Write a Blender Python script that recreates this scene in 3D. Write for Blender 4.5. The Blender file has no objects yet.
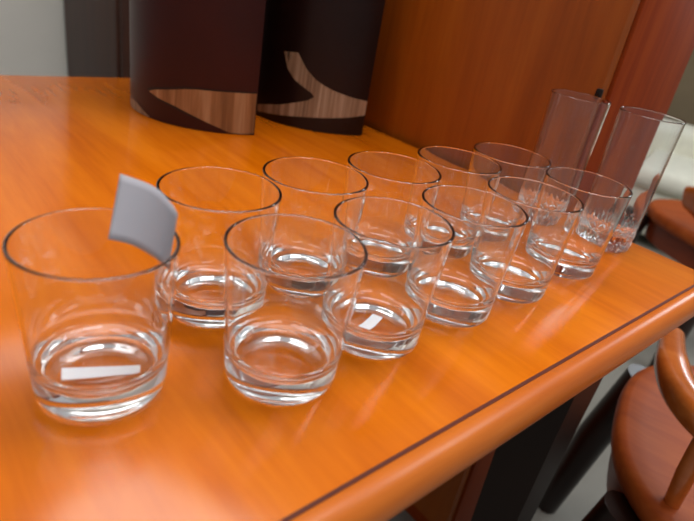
import bpy, bmesh, math, random
from math import sin, cos, pi, radians
from mathutils import Vector, Matrix
random.seed(4)
scn = bpy.context.scene
C = scn.collection
T = 0.75                      # height of the table top above the floor

# ---------------------------------------------------------------- frame of the table (u along its front edge, w across it)
TH = math.atan2(0.70391507, 0.71028415)
OX, OY = 0.41384133, 0.60343704
def uw(u, w, z=0.0):
    return Vector((OX + u*cos(TH) - w*sin(TH), OY + u*sin(TH) + w*cos(TH), T + z))

# ---------------------------------------------------------------- materials
def srgb(r, g, b):
    f = lambda c: c/12.92 if c <= 0.04045 else ((c+0.055)/1.055)**2.4
    return (f(r/255), f(g/255), f(b/255), 1)

class NT:
    def __init__(s, name):
        s.m = bpy.data.materials.new(name); s.m.use_nodes = True
        s.t = s.m.node_tree; s.b = s.t.nodes['Principled BSDF']
    def n(s, typ, **kw):
        nd = s.t.nodes.new(typ)
        for k, v in kw.items():
            if k in nd.inputs: nd.inputs[k].default_value = v
            else: setattr(nd, k, v)
        return nd
    def l(s, a, b): s.t.links.new(a, b)
    def set(s, **kw):
        for k, v in kw.items(): s.b.inputs[k.replace('_', ' ')].default_value = v
        return s

def ramp(nt, stops):
    r = nt.n('ShaderNodeValToRGB')
    e = r.color_ramp.elements
    while len(e) < len(stops): e.new(0.5)
    for i, (p, c) in enumerate(stops): e[i].position = p; e[i].color = c
    return r

def wood(name, cols, stretch=(1, 1, 1), scale=6.0, rough=0.3, spec=0.5, rot=0.0, coat=0.0, bump=0.02):
    nt = NT(name)
    tc = nt.n('ShaderNodeTexCoord'); mp = nt.n('ShaderNodeMapping')
    mp.inputs['Scale'].default_value = stretch; mp.inputs['Rotation'].default_value = (0, 0, rot)
    nt.l(tc.outputs['Object'], mp.inputs['Vector'])
    n1 = nt.n('ShaderNodeTexNoise', Scale=scale, Detail=6.0, Roughness=0.6, Distortion=0.6)
    n2 = nt.n('ShaderNodeTexNoise', Scale=scale*7, Detail=3.0, Roughness=0.5)
    nt.l(mp.outputs[0], n1.inputs['Vector']); nt.l(mp.outputs[0], n2.inputs['Vector'])
    mx = nt.n('ShaderNodeMath', operation='MULTIPLY_ADD'); mx.inputs[1].default_value = 0.25
    nt.l(n2.outputs['Fac'], mx.inputs[0]); nt.l(n1.outputs['Fac'], mx.inputs[2])
    k = len(cols)
    r = ramp(nt, [(0.40 + 0.42*i/(k-1), c) for i, c in enumerate(cols)])
    nt.l(mx.outputs[0], r.inputs['Fac']); nt.l(r.outputs['Color'], nt.b.inputs['Base Color'])
    bp = nt.n('ShaderNodeBump', Strength=bump, Distance=0.002)
    nt.l(n2.outputs['Fac'], bp.inputs['Height']); nt.l(bp.outputs[0], nt.b.inputs['Normal'])
    nt.set(Roughness=rough, Specular_IOR_Level=spec, Coat_Weight=coat, Coat_Roughness=0.08)
    return nt.m

def plain(name, col, rough=0.6, spec=0.4, var=0.12, scale=8.0, bump=0.0, metal=0.0, coords='Object'):
    nt = NT(name)
    tc = nt.n('ShaderNodeTexCoord'); n1 = nt.n('ShaderNodeTexNoise', Scale=scale, Detail=5.0)
    nt.l(tc.outputs[coords], n1.inputs['Vector'])
    lo = tuple(c*(1-var) for c in col[:3]) + (1,); hi = tuple(min(1, c*(1+var)) for c in col[:3]) + (1,)
    r = ramp(nt, [(0.3, lo), (0.7, hi)])
    nt.l(n1.outputs['Fac'], r.inputs['Fac']); nt.l(r.outputs['Color'], nt.b.inputs['Base Color'])
    if bump:
        bp = nt.n('ShaderNodeBump', Strength=bump, Distance=0.01)
        nt.l(n1.outputs['Fac'], bp.inputs['Height']); nt.l(bp.outputs[0], nt.b.inputs['Normal'])
    nt.set(Roughness=rough, Specular_IOR_Level=spec, Metallic=metal)
    return nt.m

def glass(name, col, rough=0.0):
    nt = NT(name)
    tc = nt.n('ShaderNodeTexCoord'); n1 = nt.n('ShaderNodeTexNoise', Scale=90.0, Detail=2.0)
    nt.l(tc.outputs['Object'], n1.inputs['Vector'])
    bp = nt.n('ShaderNodeBump', Strength=0.012, Distance=0.002)
    nt.l(n1.outputs['Fac'], bp.inputs['Height']); nt.l(bp.outputs[0], nt.b.inputs['Normal'])
    nt.set(Base_Color=col, Roughness=rough, Transmission_Weight=1.0, IOR=1.5)
    return nt.m

M = {}
M['table'] = wood('orange table veneer', [srgb(198, 92, 3), srgb(216, 108, 7), srgb(230, 122, 15)], stretch=(9, 0.9, 1), scale=2.4, rough=0.14, spec=0.3)
M['table_edge'] = wood('orange table edging', [srgb(184, 84, 18), srgb(204, 102, 26), srgb(216, 116, 36)], stretch=(0.9, 9, 9), scale=3.0, rough=0.3, spec=0.4)
M['groove'] = plain('dark groove line', srgb(92, 30, 6), 0.6)
M['dark_leg'] = plain('dark table underframe', srgb(34, 18, 10), 0.5)
M['cab_panel'] = wood('brown cabinet veneer', [srgb(134, 60, 2), srgb(148, 69, 4), srgb(158, 78, 8)], stretch=(14, 14, 1.2), scale=2.0, rough=0.42, spec=0.3)
M['cab_side'] = wood('red brown cabinet side', [srgb(124, 42, 4), srgb(142, 52, 7), srgb(156, 64, 12)], stretch=(14, 14, 1.2), scale=2.4, rough=0.5, spec=0.15)  # redder than the door: the side's different lighting is put into its colour
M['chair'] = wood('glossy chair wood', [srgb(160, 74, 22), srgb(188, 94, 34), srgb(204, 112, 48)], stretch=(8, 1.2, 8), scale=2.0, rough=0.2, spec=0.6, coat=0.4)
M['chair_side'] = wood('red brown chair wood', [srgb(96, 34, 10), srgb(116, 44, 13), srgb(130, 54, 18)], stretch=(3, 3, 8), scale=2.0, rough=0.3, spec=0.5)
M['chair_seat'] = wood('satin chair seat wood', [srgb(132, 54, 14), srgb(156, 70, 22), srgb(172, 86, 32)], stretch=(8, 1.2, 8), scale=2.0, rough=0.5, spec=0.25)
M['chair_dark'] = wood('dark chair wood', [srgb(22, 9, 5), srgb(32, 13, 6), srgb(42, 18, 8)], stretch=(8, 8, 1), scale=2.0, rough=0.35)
M['vase_red'] = plain('dark oxblood lacquer', srgb(50, 9, 3), 0.4, 0.3, 0.2, 10)
M['vase_black'] = plain('near black lacquer', srgb(26, 7, 3), 0.4, 0.3, 0.2, 10)
M['veneer'] = wood('pale walnut veneer', [srgb(104, 66, 34), srgb(146, 100, 62), srgb(172, 130, 92)], stretch=(16, 16, 0.8), scale=3.5, rough=0.45, spec=0.3)
M['veneer_grey'] = wood('grey streaked veneer', [srgb(92, 66, 46), srgb(140, 112, 86), srgb(178, 152, 126)], stretch=(22, 22, 0.7), scale=4.0, rough=0.45, spec=0.3)
M['inlay_line'] = plain('black inlay line', srgb(20, 6, 3), 0.5)
M['paper'] = plain('grey white paper', srgb(176, 172, 178), 0.8, 0.2, 0.03, 40)
M['sticker'] = plain('white paper sticker', srgb(238, 238, 242), 0.7, 0.2, 0.03, 60)
M['glass'] = glass('clear tumbler glass', (0.972, 0.984, 0.984, 1))
M['glass2'] = glass('clear highball glass', (0.975, 0.978, 0.984, 1))
M['sofa'] = plain('pale grey upholstery', srgb(232, 230, 214), 0.9, 0.1, 0.06, 25, 0.15)
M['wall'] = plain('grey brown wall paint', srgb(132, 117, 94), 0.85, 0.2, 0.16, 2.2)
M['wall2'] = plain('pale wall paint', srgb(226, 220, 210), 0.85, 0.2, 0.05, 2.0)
M['floor'] = plain('grey floor tile', srgb(142, 140, 132), 0.5, 0.3, 0.08, 6)
M['ward'] = wood('dark wardrobe wood', [srgb(44, 20, 10), srgb(58, 27, 13), srgb(70, 35, 18)], stretch=(12, 12, 1), scale=2.0, rough=0.5)
M['metal'] = plain('dark metal', srgb(40, 26, 20), 0.4, 0.5, 0.1, 20, 0, 0.6)

# ---------------------------------------------------------------- mesh helpers
def obj(name, bm, mat, parent=None, smooth=None, loc=None, rotz=None):
    bmesh.ops.recalc_face_normals(bm, faces=bm.faces[:])
    me = bpy.data.meshes.new(name); bm.to_mesh(me); bm.free()
    if smooth is not None:
        for p in me.polygons: p.use_smooth = True
        if smooth < 180:
            try: me.set_sharp_from_angle(angle=radians(smooth))
            except Exception: pass
    o = bpy.data.objects.new(name, me); C.objects.link(o)
    for m in (mat if isinstance(mat, (list, tuple)) else [mat]): me.materials.append(m)
    if parent: o.parent = parent
    if loc is not None: o.location = loc
    if rotz is not None: o.rotation_euler = (0, 0, rotz)
    return o

def empty(name, loc=(0, 0, 0), rotz=0.0):
    o = bpy.data.objects.new(name, None); C.objects.link(o); o.empty_display_size = 0.05
    o.location = loc; o.rotation_euler = (0, 0, rotz); return o

def tag(o, label, cat, group=None):
    o['label'] = label; o['category'] = cat
    if group: o['group'] = group
    return o

def struct(o): o['kind'] = 'structure'; return o

def box(bm, x0, x1, y0, y1, z0, z1, bev=0.0, seg=2):
    b = bmesh.new()
    bmesh.ops.create_cube(b, size=1.0)
    for v in b.verts:
        v.co = Vector((x0 + (v.co.x+.5)*(x1-x0), y0 + (v.co.y+.5)*(y1-y0), z0 + (v.co.z+.5)*(z1-z0)))
    if bev: bmesh.ops.bevel(b, geom=b.edges[:], offset=bev, segments=seg, affect='EDGES', profile=0.5)
    merge(bm, b)

def merge(bm, b, mat=None):
    mp = {}
    for v in b.verts: mp[v] = bm.verts.new(mat @ v.co if mat else v.co)
    for f in b.faces:
        try: bm.faces.new([mp[v] for v in f.verts])
        except ValueError: pass
    b.free()

def grid(bm, rows, closed_u=False, closed_v=False):
    """rows of points -> quads; closed_u wraps along a row, closed_v wraps the rows."""
    vs = [[bm.verts.new(p) for p in r] for r in rows]
    R, K = len(vs), len(vs[0])
    for i in range(R if closed_v else R-1):
        for j in range(K if closed_u else K-1):
            a, b, c, d = vs[i][j], vs[i][(j+1) % K], vs[(i+1) % R][(j+1) % K], vs[(i+1) % R][j]
            bm.faces.new((a, b, c, d))
    return vs

def lathe(bm, prof, seg=96, fn=None):
    """closed profile from axis to axis; fn(angle, r, z) may reshape."""
    rows = []
    for r, z in prof:
        if r < 1e-6: rows.append(bm.verts.new((0, 0, z)))
        else:
            ring = []
            for k in range(seg):
                a = 2*pi*k/seg; rr, zz = fn(a, r, z) if fn else (r, z)
                ring.append(bm.verts.new((rr*cos(a), rr*sin(a), zz)))
            rows.append(ring)
    for i in range(len(rows)-1):
        A, B = rows[i], rows[i+1]
        for k in range(seg):
            k2 = (k+1) % seg
            if not isinstance(A, list): bm.faces.new((A, B[k], B[k2]))
            elif not isinstance(B, list): bm.faces.new((A[k], B, A[k2]))
            else: bm.faces.new((A[k], B[k], B[k2], A[k2]))

def tube(bm, pts, radii, seg=12):
    pts = [Vector(p) for p in pts]; rows = []
    for i, p in enumerate(pts):
        d = (pts[min(i+1, len(pts)-1)] - pts[max(i-1, 0)]).normalized()
        ref = Vector((0, 0, 1)) if abs(d.z) < .9 else Vector((1, 0, 0))
        a = d.cross(ref).normalized(); b = d.cross(a)
        rows.append([p + (a*cos(2*pi*k/seg) + b*sin(2*pi*k/seg))*radii[i] for k in range(seg)])
    vs = grid(bm, rows, closed_u=True)
    bm.faces.new(vs[0]); bm.faces.new(vs[-1])

def arc(cx, cz, r, a0, a1, n):
    return [(cx + r*cos(radians(a0+(a1-a0)*i/n)), cz + r*sin(radians(a0+(a1-a0)*i/n))) for i in range(n+1)]

# ---------------------------------------------------------------- setting
FL = 0.0
bm = bmesh.new(); box(bm, -1.9, 3.2, -1.6, 2.4, -0.06, 0.0)
fl = struct(obj('floor', bm, M['floor'], rotz=TH, loc=(OX, OY, 0)))
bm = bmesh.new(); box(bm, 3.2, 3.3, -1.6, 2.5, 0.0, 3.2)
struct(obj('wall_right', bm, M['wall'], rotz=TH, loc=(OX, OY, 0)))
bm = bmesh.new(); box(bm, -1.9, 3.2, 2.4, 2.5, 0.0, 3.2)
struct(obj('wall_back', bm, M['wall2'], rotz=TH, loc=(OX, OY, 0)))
bm = bmesh.new(); box(bm, 3.185, 3.2, -1.6, 2.4, 0.0, 0.09)
struct(obj('baseboard_right', bm, M['ward'], rotz=TH, loc=(OX, OY, 0)))
bm = bmesh.new(); box(bm, -1.9, 3.185, 2.385, 2.4, 0.0, 0.09)
struct(obj('baseboard_back', bm, M['ward'], rotz=TH, loc=(OX, OY, 0)))

bm = bmesh.new()
for (y0, y1, z0, z1) in ((-.52, .36, 2.26, 2.34), (-.52, .36, 1.22, 1.30), (-.52, -.44, 1.22, 2.34), (.28, .36, 1.22, 2.34)):
    box(bm, 3.14, 3.199, y0, y1, z0, z1, .004)
struct(obj('window_1', bm, M['wall2'], rotz=TH, loc=(OX, OY, 0)))

# ---------------------------------------------------------------- table
tb = empty('dining_table', (OX, OY, 0), TH)
tag(tb, 'long orange varnished wooden table with grooved rounded edge carrying the drinking glasses', 'table')
UL, WW, TK = -1.25, 0.95, 0.034
bm = bmesh.new(); box(bm, UL, 0.0, 0.0002, WW, T-TK, T, 0.0008, 2)
obj('tabletop', bm, M['table'], tb, 40)
# rounded edging along the front, past the groove
bm = bmesh.new()
prof = [(-.0004, T-TK), (-.0004, T-0.0012)] + [(-0.0018, T-0.0003)]
cx, cz, rx, rz = -0.006, T-TK/2-0.0002, 0.0125, TK/2
prof += [(cx + rx*cos(radians(a)), cz + rz*sin(radians(a))) for a in range(90, 271, 10)]
rows = [[(u_, p[0], p[1]) for p in prof] for u_ in (UL, UL*.5, 0.004)]
vs = grid(bm, rows, closed_u=True); bm.faces.new(vs[0]); bm.faces.new(vs[-1])
obj('edge_moulding', bm, M['table_edge'], tb, 35)
bm = bmesh.new(); box(bm, UL+.002, 0.0, -0.0016, 0.0010, T-TK+.002, T+0.0002)
g = obj('groove_line', bm, M['groove'], tb); g['label'] = 'thin dark groove line'
bm = bmesh.new()
box(bm, UL+.08, -.06, .06, .085, T-TK-.075, T-TK+.001); box(bm, UL+.08, -.06, WW-.085, WW-.06, T-TK-.075, T-TK+.001)
box(bm, -.085, -.06, .085, WW-.085, T-TK-.075, T-TK+.001); box(bm, UL+.06, UL+.085, .085, WW-.085, T-TK-.075, T-TK+.001)
obj('apron', bm, M['dark_leg'], tb)
for (a, b) in ((-.062, .088), (-.062, WW-.09), (UL+.09, .09), (UL+.09, WW-.09)):
    bm = bmesh.new(); s = .038
    rows = [[(a+sx*s*k, b+sy*s*k, z) for sx, sy in ((-1, -1), (1, -1), (1, 1), (-1, 1))] for z, k in ((0, .7), (.45, .9), (.62, 1), (T-TK, 1))]
    vs = grid(bm, rows, closed_u=True); bm.faces.new(vs[0]); bm.faces.new(vs[-1])
    obj('leg', bm, M['dark_leg'], tb)

# ---------------------------------------------------------------- cabinet standing against the end of the table
cb = empty('wooden_cabinet', (OX, OY, 0), TH)
tag(cb, 'tall reddish brown wooden cabinet standing against the far end of the table', 'cabinet')
CH = 1.42
bm = bmesh.new(); box(bm, .0335, .245, .2, 1.0, .0, CH, .003); obj('carcass', bm, M['cab_side'], cb, 30)
bm = bmesh.new(); box(bm, .012, .031, .2045, .998, .06, CH-.02, .002); pn = obj('door', bm, M['cab_panel'], cb, 30)
bm = bmesh.new()
box(bm, .0045, .012, .2005, .2085, T+.150, T+.163, .002)
h = obj('hinge', bm, M['metal'], pn, 40); h['label'] = 'small dark hinge'
bm = bmesh.new(); box(bm, .005, .26, .19, 1.01, CH, CH+.025, .004); obj('cornice', bm, M['cab_side'], cb, 30)

# ---------------------------------------------------------------- half round vases
def vase_surface(c, r, poly, zoff, name, mat, parent, off, seg=40):
    """poly: (angle deg, z) outline on the curved face -> thin inlay patch of real thickness"""
    b = bmesh.new()
    # dense fill: scan angle columns
    angs = [p[0] for p in poly]; a0, a1 = min(angs), max(angs)
    def span(a):
        zs = []
        for i in range(len(poly)):
            (p, z1), (q, z2) = poly[i], poly[(i+1) % len(poly)]
            if (p <= a < q) or (q <= a < p): zs.append(z1+(z2-z1)*(a-p)/(q-p))
        zs.sort(); return zs
    ev = sorted(set([round(p, 4) for p in angs] + [a0+(a1-a0)*i/seg for i in range(seg+1)]))
    for aA, aB in zip(ev[:-1], ev[1:]):
        if aB-aA < 1e-3: continue
        zA, zB = span(aA+(aB-aA)*1e-3), span(aB-(aB-aA)*1e-3)
        for k in range(min(len(zA), len(zB))//2):
            P = lambda a, z, rr: (rr*cos(radians(a)), rr*sin(radians(a)), max(z, .0006))
            vs = [b.verts.new(P(aA, zA[2*k], r+off)), b.verts.new(P(aB, zB[2*k], r+off)), b.verts.new(P(aB, zB[2*k+1], r+off)), b.verts.new(P(aA, zA[2*k+1], r+off))]
            b.faces.new(vs)
    bmesh.ops.remove_doubles(b, verts=b.verts[:], dist=1e-5)
    o = obj(name, b, mat, parent, 180)
    return o

def half_vase(loc, label, body_mat, patches):
    v = empty('half_round_vase', loc); tag(v, label, 'vase', 'half-round vases at the back of the table')
    r, H, wl = .141, .33, .009
    a0, a1 = -52.3, -52.3-178
    n = 48; b = bmesh.new()
    def outline(rr, ins):
        pts = [(rr*cos(radians(a0+(a1-a0)*i/n)), rr*sin(radians(a0+(a1-a0)*i/n))) for i in range(n+1)]
        if ins:
            d = Vector((cos(radians(-52.3+89+2)), sin(radians(-52.3+89+2))))
            pts = [(p[0]-d.x*ins, p[1]-d.y*ins) for p in pts]
        return pts
    out, inn = outline(r, 0), outline(r-wl*1.6, wl*.9)
    rows = [[(p[0], p[1], z) for p in o_] for o_, z in ((out, 0.0003), (out, H*.5), (out, H), (inn, H), (inn, .012))]
    vs = grid(b, rows, closed_u=True); b.faces.new(vs[0]); b.faces.new(vs[-1])
    obj('body', b, body_mat, v, 30)
    for nm, mat, poly, off, lab in patches:
        o = vase_surface(None, r, poly, 0, nm, mat, v, off)
        if lab: o['label'] = lab
    return v

P1 = [(-121, .040), (-115, .0455), (-108, .049), (-101, .053), (-95, .0565), (-88, .059), (-80, .0602), (-66, .0618), (-53, .0625),
      (-53, .0025), (-61, .0015), (-68, .0022), (-74, .008), (-85.5, .0174), (-93, .0235), (-101, .0292), (-113, .0345)]
def grow(poly, da, dz):
    ca = sum(p[0] for p in poly)/len(poly); cz = sum(p[1] for p in poly)/len(poly)
    out = []
    for a, z in poly: out.append((min(-52.6, a + (da if a > ca else -da)), max(.0008, z + (dz if z > cz else -dz))))
    return out
P1b = [(-150, .0095), (-143, .0155), (-135, .0150), (-127, .0085), (-120, .0016), (-131, .0008), (-146, .0012)]
P2 = [(-133.8, .0192), (-123, .026), (-113, .0315), (-102.3, .0405), (-93.7, .0485), (-90, .0554), (-92, .061), (-96, .0655), (-104, .0756), (-110, .09), (-114, .115),
      (-104, .118), (-97, .096), (-90, .0822), (-84, .0755), (-77.6, .0700), (-66, .0634), (-53, .0585),
      (-53, .0352), (-64, .0305), (-75, .0268), (-93.6, .0212), (-112, .0145), (-133, .0077)]
half_vase((-.26, .95, T), 'dark oxblood half-round vase with a pale leaf-shaped wood inlay, behind the glasses', M['vase_red'],
          [('inlay_border', M['inlay_line'], grow(P1, 2.2, .0025), .0004, 'black outline of the inlay'),
           ('wood_inlay', M['veneer'], P1, .0009, 'pale brown veneer inlay'),
           ('wood_inlay', M['veneer_grey'], P1b, .0009, 'small greyish inlay at the foot')])
half_vase((-.10, 1.065, T), 'near-black half-round vase with a streaked grey wood band, beside the cabinet', M['vase_black'],
          [('wood_inlay', M['veneer_grey'], P2, .0009, 'streaked grey-brown veneer band')])

# ---------------------------------------------------------------- tumblers
RR, RB, H = .0425, .0362, .0949
def tumbler_mesh():
    b = bmesh.new(); z0 = .0003
    fl, wt = .0120, .0021
    prof = [(0, z0+.0012), (RB*.55, z0+.0011), (RB*.76, z0+.0004), (RB*.86, z0)]
    prof += [(RB-.0036 + .0036*sin(radians(t)), z0+.0036 - .0036*cos(radians(t))) for t in (10, 30, 50, 70, 85)]
    wall = lambda z: RB + (RR-RB)*(z/H)
    zt = H-.0010
    for z in (.0040, .0048, .008, .02, .035, .05, .065, .08, .088, zt-.002, zt-.0006, zt): prof.append((wall(z), z))
    for t in (20, 45, 70, 90, 110, 135, 160):
        prof.append((wall(zt)-wt/2 + wt/2*cos(radians(t)), zt + .0010*sin(radians(t))))
    for z in (zt, zt-.0006, zt-.002, .088, .08, .065, .05, .042, .036, .0325, .031, .0305): prof.append((wall(z)-wt, z))
    # inner wall swells in to a rounded floor
    ri = wall(.0305)-wt
    rf = .0205
    for t in (8, 20, 32, 45, 57, 68, 78, 85):
        prof.append((rf + (ri-rf)*cos(radians(t)), fl + .0012 + (.0305-fl-.0012)*(1-sin(radians(t)))))
    prof += [(rf-.0003, fl+.0009), (rf-.003, fl+.0004), (rf*.7, fl), (rf*.35, fl), (0, fl)]
    lathe(b, prof, 128)
    return b
first = obj('rocks_glass', tumbler_mesh(), M['glass'], None, 60)
GL = [
 ((-.1312, .2575), 'clear empty rocks glass with a grey paper tag stuck in its rim'),
 ((-.0306, .2974), 'clear empty rocks glass, front row, beside the glass with the paper tag'),
 ((.0272, .3611), 'clear empty rocks glass, front row, with a slanted white sticker strip in its bottom'),
 ((.0914, .4242), 'clear empty rocks glass, front row, third from the end nearest the tall glasses'),
 ((.1534, .4846), 'clear empty rocks glass, front row, second from the end nearest the tall glasses'),
 ((.2240, .5579), 'clear empty rocks glass ending the front row, overlapping the foot of the tall glasses'),
 ((-.0948, .3622), 'clear empty rocks glass directly behind the grey paper tag'),
 ((-.0362, .4270), 'clear empty rocks glass, second in the back row counted from the paper tag end'),
 ((.0268, .4879), 'clear empty rocks glass, middle one of the five in the back row'),
 ((.0921, .5529), 'clear empty rocks glass, back row, second from the cabinet end'),
 ((.1565, .6136), 'clear empty rocks glass ending the back row, nearest the cabinet'),
]
glasses = []
for i, ((x, y), lab) in enumerate(GL):
    o = first if i == 0 else first.copy()
    if i: C.objects.link(o)
    o.location = (x, y, T); o.rotation_euler = (0, 0, i*.7 if i not in (0, 2) else 0)
    tag(o, lab, 'glass', 'rocks glasses standing in two rows')
    glasses.append(o)

# paper tag taped in the rim of the first glass
def surf(bm, rows, thick):
    vs = grid(bm, rows); bmesh.ops.recalc_face_normals(bm, faces=bm.faces[:])
    r = bmesh.ops.solidify(bm, geom=bm.faces[:], thickness=thick)
def bez(pts, n):
    out = []
    for i in range(n+1):
        t = i/n*(len(pts)-1); k = min(int(t), len(pts)-2); f = t-k
        p0, p1, p2, p3 = pts[max(k-1, 0)], pts[k], pts[k+1], pts[min(k+2, len(pts)-1)]
        out.append(tuple(0.5*(2*p1[j] + (p2[j]-p0[j])*f + (2*p0[j]-5*p1[j]+4*p2[j]-p3[j])*f*f + (3*p1[j]-p0[j]-3*p2[j]+p3[j])*f**3) for j in range(3)))
    return out
gx, gy = GL[0][0]
low = bez([(-.1271, .2619, .0940), (-.1141, .2620, .0930), (-.1000, .2580, .0900), (-.0938, .2610, .0830)], 16)
top = bez([(-.1312, .2868, .1220), (-.1102, .2802, .1210), (-.0955, .2675, .1185), (-.0905, .2634, .1150)], 16)
bm = bmesh.new()
rows = [[tuple((a[j]*(1-k/8)+b[j]*k/8) - (gx, gy, 0)[j] for j in range(3)) for a, b in zip(low, top)] for k in range(9)]
surf(bm, rows, .0002)
p = obj('paper_tag', bm, M['paper'], glasses[0], 180); p['label'] = 'grey-white paper tag curling out of the rim'
def sticker(parent, pts, z):
    cxp, cyp = parent.location.x, parent.location.y
    b = bmesh.new()
    q = [Vector((x-cxp, y-cyp, 0)) for x, y in pts]
    vv = [b.verts.new(p + Vector((0, 0, z+d))) for d in (0, .0004) for p in q]
    for f in ((3, 2, 1, 0), (4, 5, 6, 7), (0, 1, 5, 4), (1, 2, 6, 5), (2, 3, 7, 6), (3, 0, 4, 7)): b.faces.new([vv[k] for k in f])
    s = obj('sticker', b, M['sticker'], parent); s['label'] = 'white paper sticker strip in the bottom'; return s
sticker(glasses[0], [(-.1497, .2474), (-.1101, .2618), (-.1073, .2550), (-.1446, .2380)], .0140)
sticker(glasses[2], [(.0159, .3424), (.0267, .3666), (.0345, .3640), (.0247, .3396)], .0140)

# ---------------------------------------------------------------- tall glasses with a cut crystal foot
def highball_mesh():
    b = bmesh.new(); z0 = .0003
    Ht, Rt, Rb, wt, fl = .1573, .0344, .0315, .0017, .019
    wall = lambda z: Rb + (Rt-Rb)*(z/Ht)
    prof = [(0, z0+.002), (Rb*.6, z0+.0018), (Rb*.78, z0+.0003), (Rb*.84, z0), (Rb*.93, z0+.0014), (Rb*.985, z0+.004)]
    for z in (.008, .012, .016, .020, .024, .028, .032, .036): prof.append((wall(z), z))
    for z in (.0375, .04, .06, .09, .12, .145, Ht-.0035, Ht-.0018, Ht-.001): prof.append((wall(z), z))
    for t in (20, 45, 70, 90, 110, 135, 160): prof.append((wall(Ht-.001)-wt/2 + wt/2*cos(radians(t)), Ht-.001 + .001*sin(radians(t))))
    for z in (Ht-.001, Ht-.0018, Ht-.0035, .145, .12, .09, .06, .042, .038, .036): prof.append((wall(z)-wt, z))
    for t in (25, 50, 70, 85):
        prof.append((.0225 + (wall(.036)-wt-.0225)*cos(radians(t)), fl + .001 + (.035-fl)*(1-sin(radians(t)))))
    prof += [(.018, fl), (.009, fl-.001), (0, fl-.001)]
    def fn(a, r, z):
        # diamond cuts round the foot, outside only
        if .002 < z < .037 and r > wall(z)-.0006:
            n = 14
            s = abs(((a*n/(2*pi) + z/.011) % 1)-.5)*2; t = abs(((a*n/(2*pi) - z/.011) % 1)-.5)*2
            env = min(1, (.037-z)/.008)
            r -= .0022*env*(1-max(s, t))*1.2
            r += .0004*env
        if z <= .002 and r > .008:
            r *= 1 - .02*(.5+.5*cos(14*a))
        return r, z
    lathe(b, prof, 168, fn)
    return b
h1 = obj('highball_glass', highball_mesh(), M['glass2'], None, 25)
h1.location = (.2998, .6457, T); tag(h1, 'clear tall straight glass with cut crystal foot, nearest the table end', 'glass', 'tall highball glasses')
h2 = h1.copy(); C.objects.link(h2); h2.location = (.2344, .6937, T); h2.rotation_euler = (0, 0, .4)
tag(h2, 'clear tall straight glass with cut crystal foot, in front of the cabinet door', 'glass', 'tall highball glasses')

# ---------------------------------------------------------------- chairs
def round_chair(loc, rotz, label, hh0, flare, zc0):
    c = empty('round_back_chair', loc, rotz); tag(c, label, 'chair', 'round-backed wooden chairs beside the table')
    SH = .45
    # seat: rounded slab, slightly dished, faces +x
    b = bmesh.new(); n = 64
    def sup(k, rx, ry): 
        a = 2*pi*k/n; e = .8
        f = lambda v: math.copysign(abs(v)**e, v)
        return rx*f(cos(a)), ry*f(sin(a))
    rows = []
    for s, z in ((.0, SH-.004), (.45, SH-.006), (.8, SH-.002), (.93, SH+.002), (.975, SH), (.995, SH-.007), (1.0, SH-.017), (.99, SH-.03), (.965, SH-.037), (.8, SH-.04), (0, SH-.04)):
        rows.append([(sup(k, .255, .214)[0]*max(s, .001), sup(k, .255, .214)[1]*max(s, .001), z) for k in range(n)])
    vs = grid(b, rows, closed_u=True); b.faces.new(vs[0]); b.faces.new(vs[-1])
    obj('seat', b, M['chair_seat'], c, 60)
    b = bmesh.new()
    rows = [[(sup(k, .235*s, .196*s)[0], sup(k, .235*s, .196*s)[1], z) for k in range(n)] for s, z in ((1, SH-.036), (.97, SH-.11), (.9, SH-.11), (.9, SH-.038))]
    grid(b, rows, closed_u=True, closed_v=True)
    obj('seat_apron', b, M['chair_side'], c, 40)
    # curved back band, flaring outward, open to the front
    HX, HY = .225, .19
    b = bmesh.new(); rows = []
    N = 60; A0, A1 = 89, 271
    for i in range(N+1):
        t = i/N; a = radians(A0+(A1-A0)*t)
        e = min(1, min(t, 1-t)*N/4.0); hh = hh0*(0.6+0.4*math.sqrt(e)); th = .022*(0.8+.2*e)
        f = lambda v, ee: math.copysign(abs(v)**ee, v)
        px, py = HX*f(cos(a), .62), HY*f(sin(a), .62)
        nx, ny = HY*f(cos(a), 1.3), HX*f(sin(a), 1.3); nl = math.hypot(nx, ny); nx /= nl; ny /= nl
        sec = []
        for k in range(20):
            q = 2*pi*k/20
            dx = th*f(cos(q), .75); dz = hh*f(sin(q), .75); off = dx + dz*flare
            sec.append((px + nx*off, py + ny*off, SH + zc0 + dz))
        rows.append(sec)
    vs = grid(b, rows, closed_u=True); b.faces.new(vs[0]); b.faces.new(vs[-1])
    obj('backrest', b, M['chair'], c, 50)
    for A in (140, 180, 220):
        b = bmesh.new(); a = radians(A)
        f = lambda v, ee: math.copysign(abs(v)**ee, v)
        cxy = Vector((HX*f(cos(a), .62), HY*f(sin(a), .62), 0))
        p0 = cxy*.9 + Vector((0, 0, SH-.01)); p1 = cxy*.985 + Vector((0, 0, SH+zc0-hh0*.6))
        tube(b, [p0, p0.lerp(p1, .5), p1], [.010, .012, .010], 10); obj('spindle', b, M['chair'], c, 50)
    for sx, sy in ((1, 1), (1, -1), (-1, 1), (-1, -1)):
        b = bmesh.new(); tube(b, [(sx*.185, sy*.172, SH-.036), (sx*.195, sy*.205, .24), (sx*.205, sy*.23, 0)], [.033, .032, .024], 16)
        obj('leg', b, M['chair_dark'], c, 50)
    return c
q = uw(.212, -.144); round_chair((q.x, q.y, 0), TH+radians(20), 'brown wooden chair with curved glossy back rail, tucked under the near table edge', .022, .15, .14)
q = uw(1.43, .292); round_chair((q.x, q.y, 0), TH+radians(60), 'brown wooden round-backed chair beyond the table end, in front of the pale sofa', .062, .35, .085)

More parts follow.
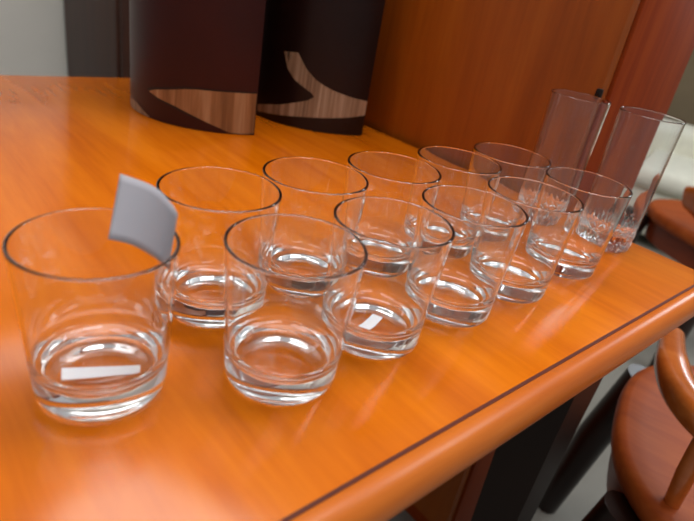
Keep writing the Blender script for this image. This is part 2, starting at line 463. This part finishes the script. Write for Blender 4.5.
# ---------------------------------------------------------------- sofa
sf = empty('grey_sofa', tuple(uw(2.62, 1.0)[:2]) + (0,), TH + radians(10))
tag(sf, 'pale grey upholstered sofa by the wall beyond the table end', 'sofa')
def cushion(x0, x1, y0, y1, z0, z1, b):
    m = bmesh.new(); box(m, x0, x1, y0, y1, z0, z1, b, 5); return m
obj('sofa_base', cushion(-.42, .42, -.95, .95, .06, .30, .03), M['sofa'], sf, 60)
for y0 in (-.78, .01): obj('seat_cushion', cushion(-.46, .2, y0, y0+.77, .295, .40, .05), M['sofa'], sf, 60)
obj('sofa_back', cushion(.16, .42, -.95, .95, .28, .54, .06), M['sofa'], sf, 60)
for y0 in (-.97, .77): obj('armrest', cushion(-.44, .40, y0, y0+.2, .06, .48, .05), M['sofa'], sf, 60)
for sx in (-.36, .36):
    for sy in (-.85, .85):
        bm = bmesh.new(); tube(bm, [(sx, sy, 0), (sx, sy, .065)], [.02, .025], 12); obj('foot', bm, M['chair_dark'], sf)

# ---------------------------------------------------------------- dark wardrobe along the back wall
wd = empty('dark_wardrobe', tuple(uw(.70, 2.1)[:2]) + (0,), TH)
tag(wd, 'dark brown wooden wardrobe along the back wall behind the vases', 'wardrobe')
bm = bmesh.new(); box(bm, -.7, .9, -.27, .27, .0, 2.0, .004); obj('carcass', bm, M['ward'], wd, 30)
for x0 in (-.69, .105):
    bm = bmesh.new(); box(bm, x0, x0+.785, -.292, -.272, .08, 1.96, .004); d = obj('door', bm, M['ward'], wd, 30)
    bm = bmesh.new(); xx = x0+.74 if x0 < 0 else x0+.045; tube(bm, [(xx, -.31, .95), (xx, -.31, 1.1)], [.008, .008], 10); box(bm, xx-.004, xx+.004, -.31, -.29, .96, .97); box(bm, xx-.004, xx+.004, -.31, -.29, 1.08, 1.09); obj('handle', bm, M['metal'], d, 40)

# ---------------------------------------------------------------- light
w = bpy.data.worlds.new('World'); scn.world = w; w.use_nodes = True
nt = w.node_tree; bg = nt.nodes['Background']
tc = nt.nodes.new('ShaderNodeTexCoord'); sp = nt.nodes.new('ShaderNodeSeparateXYZ'); rp = nt.nodes.new('ShaderNodeValToRGB')
mpn = nt.nodes.new('ShaderNodeMapRange'); mpn.inputs[1].default_value = -1; mpn.inputs[2].default_value = 1
nt.links.new(tc.outputs['Generated'], sp.inputs[0]); nt.links.new(sp.outputs['Z'], mpn.inputs[0]); nt.links.new(mpn.outputs[0], rp.inputs['Fac'])
e = rp.color_ramp.elements
e[0].position = .40; e[0].color = (.34, .36, .37, 1); e[1].position = .95; e[1].color = (.80, .83, .86, 1)
nt.links.new(rp.outputs['Color'], bg.inputs['Color']); bg.inputs['Strength'].default_value = 0.62

def area(name, loc, target, sx, sy, power, col=(1, 1, 1)):
    l = bpy.data.lights.new(name, 'AREA'); l.shape = 'RECTANGLE'; l.size = sx; l.size_y = sy; l.energy = power; l.color = col
    o = bpy.data.objects.new(name, l); C.objects.link(o); o.location = loc
    o.rotation_euler = (Vector(target)-Vector(loc)).to_track_quat('-Z', 'Y').to_euler(); return o
ctr = (0.05, .45, T)
area('ceiling_and_fill_lamp', (.15, .75, 2.75), (.1, .5, T), 1.3, .6, 26, (1, .99, .97))
area('ceiling_and_fill_lamp', (-.9, 1.7, 2.55), (-1.3, 2.2, .6), 1.3, .4, 9, (1, .98, .95))  # added fill that brightens the pale back wall, not a known fixture
area('ceiling_and_fill_lamp', (-.7, -.5, 2.5), ctr, 1.2, .5, 6, (.97, .99, 1))
area('ceiling_and_fill_lamp', (1.9, .9, 2.6), (2.1, 1.8, .3), 1.3, .4, 26, (1, .99, .96))  # extra lamp put in to lift the sofa, no such fixture known
wl = uw(3.17, -.08); wt_ = uw(0, .1)
area('window_light', (wl.x, wl.y, 1.78), (wt_.x, wt_.y, T), 0.66, .95, 30, (.86, .94, 1))
area('ceiling_and_fill_lamp', (1.0, -.9, 2.6), ctr, 1.2, .5, 8, (.97, .99, 1))

# ---------------------------------------------------------------- camera
cam = bpy.data.cameras.new('Camera'); co = bpy.data.objects.new('Camera', cam); C.objects.link(co); scn.camera = co
Rv, Uv, Fv = (0.98368626, 0.08056063, 0.16084569), (-0.17989261, 0.44052052, 0.87953415), (0, 0.89412061, -0.44782624)
mw = Matrix(((Rv[0], Uv[0], -Fv[0], 0), (Rv[1], Uv[1], -Fv[1], 0), (Rv[2], Uv[2], -Fv[2], T+0.23818), (0, 0, 0, 1)))
co.matrix_world = mw
cam.sensor_fit = 'HORIZONTAL'; cam.sensor_width = 36; cam.lens = 29.1426; cam.clip_start = .01
cam.dof.use_dof = True; cam.dof.focus_distance = .50; cam.dof.aperture_fstop = 6.5

# ---------------------------------------------------------------- quality of light paths through the glass
cy = scn.cycles
cy.max_bounces = 40; cy.transmission_bounces = 40; cy.glossy_bounces = 16; cy.diffuse_bounces = 4; cy.transparent_max_bounces = 16
cy.caustics_refractive = True; cy.caustics_reflective = True; cy.blur_glossy = 0.3
cy.sample_clamp_indirect = 6.0; cy.use_denoising = True
scn.view_settings.view_transform = 'Standard'; scn.view_settings.look = 'None'; scn.view_settings.exposure = -0.2
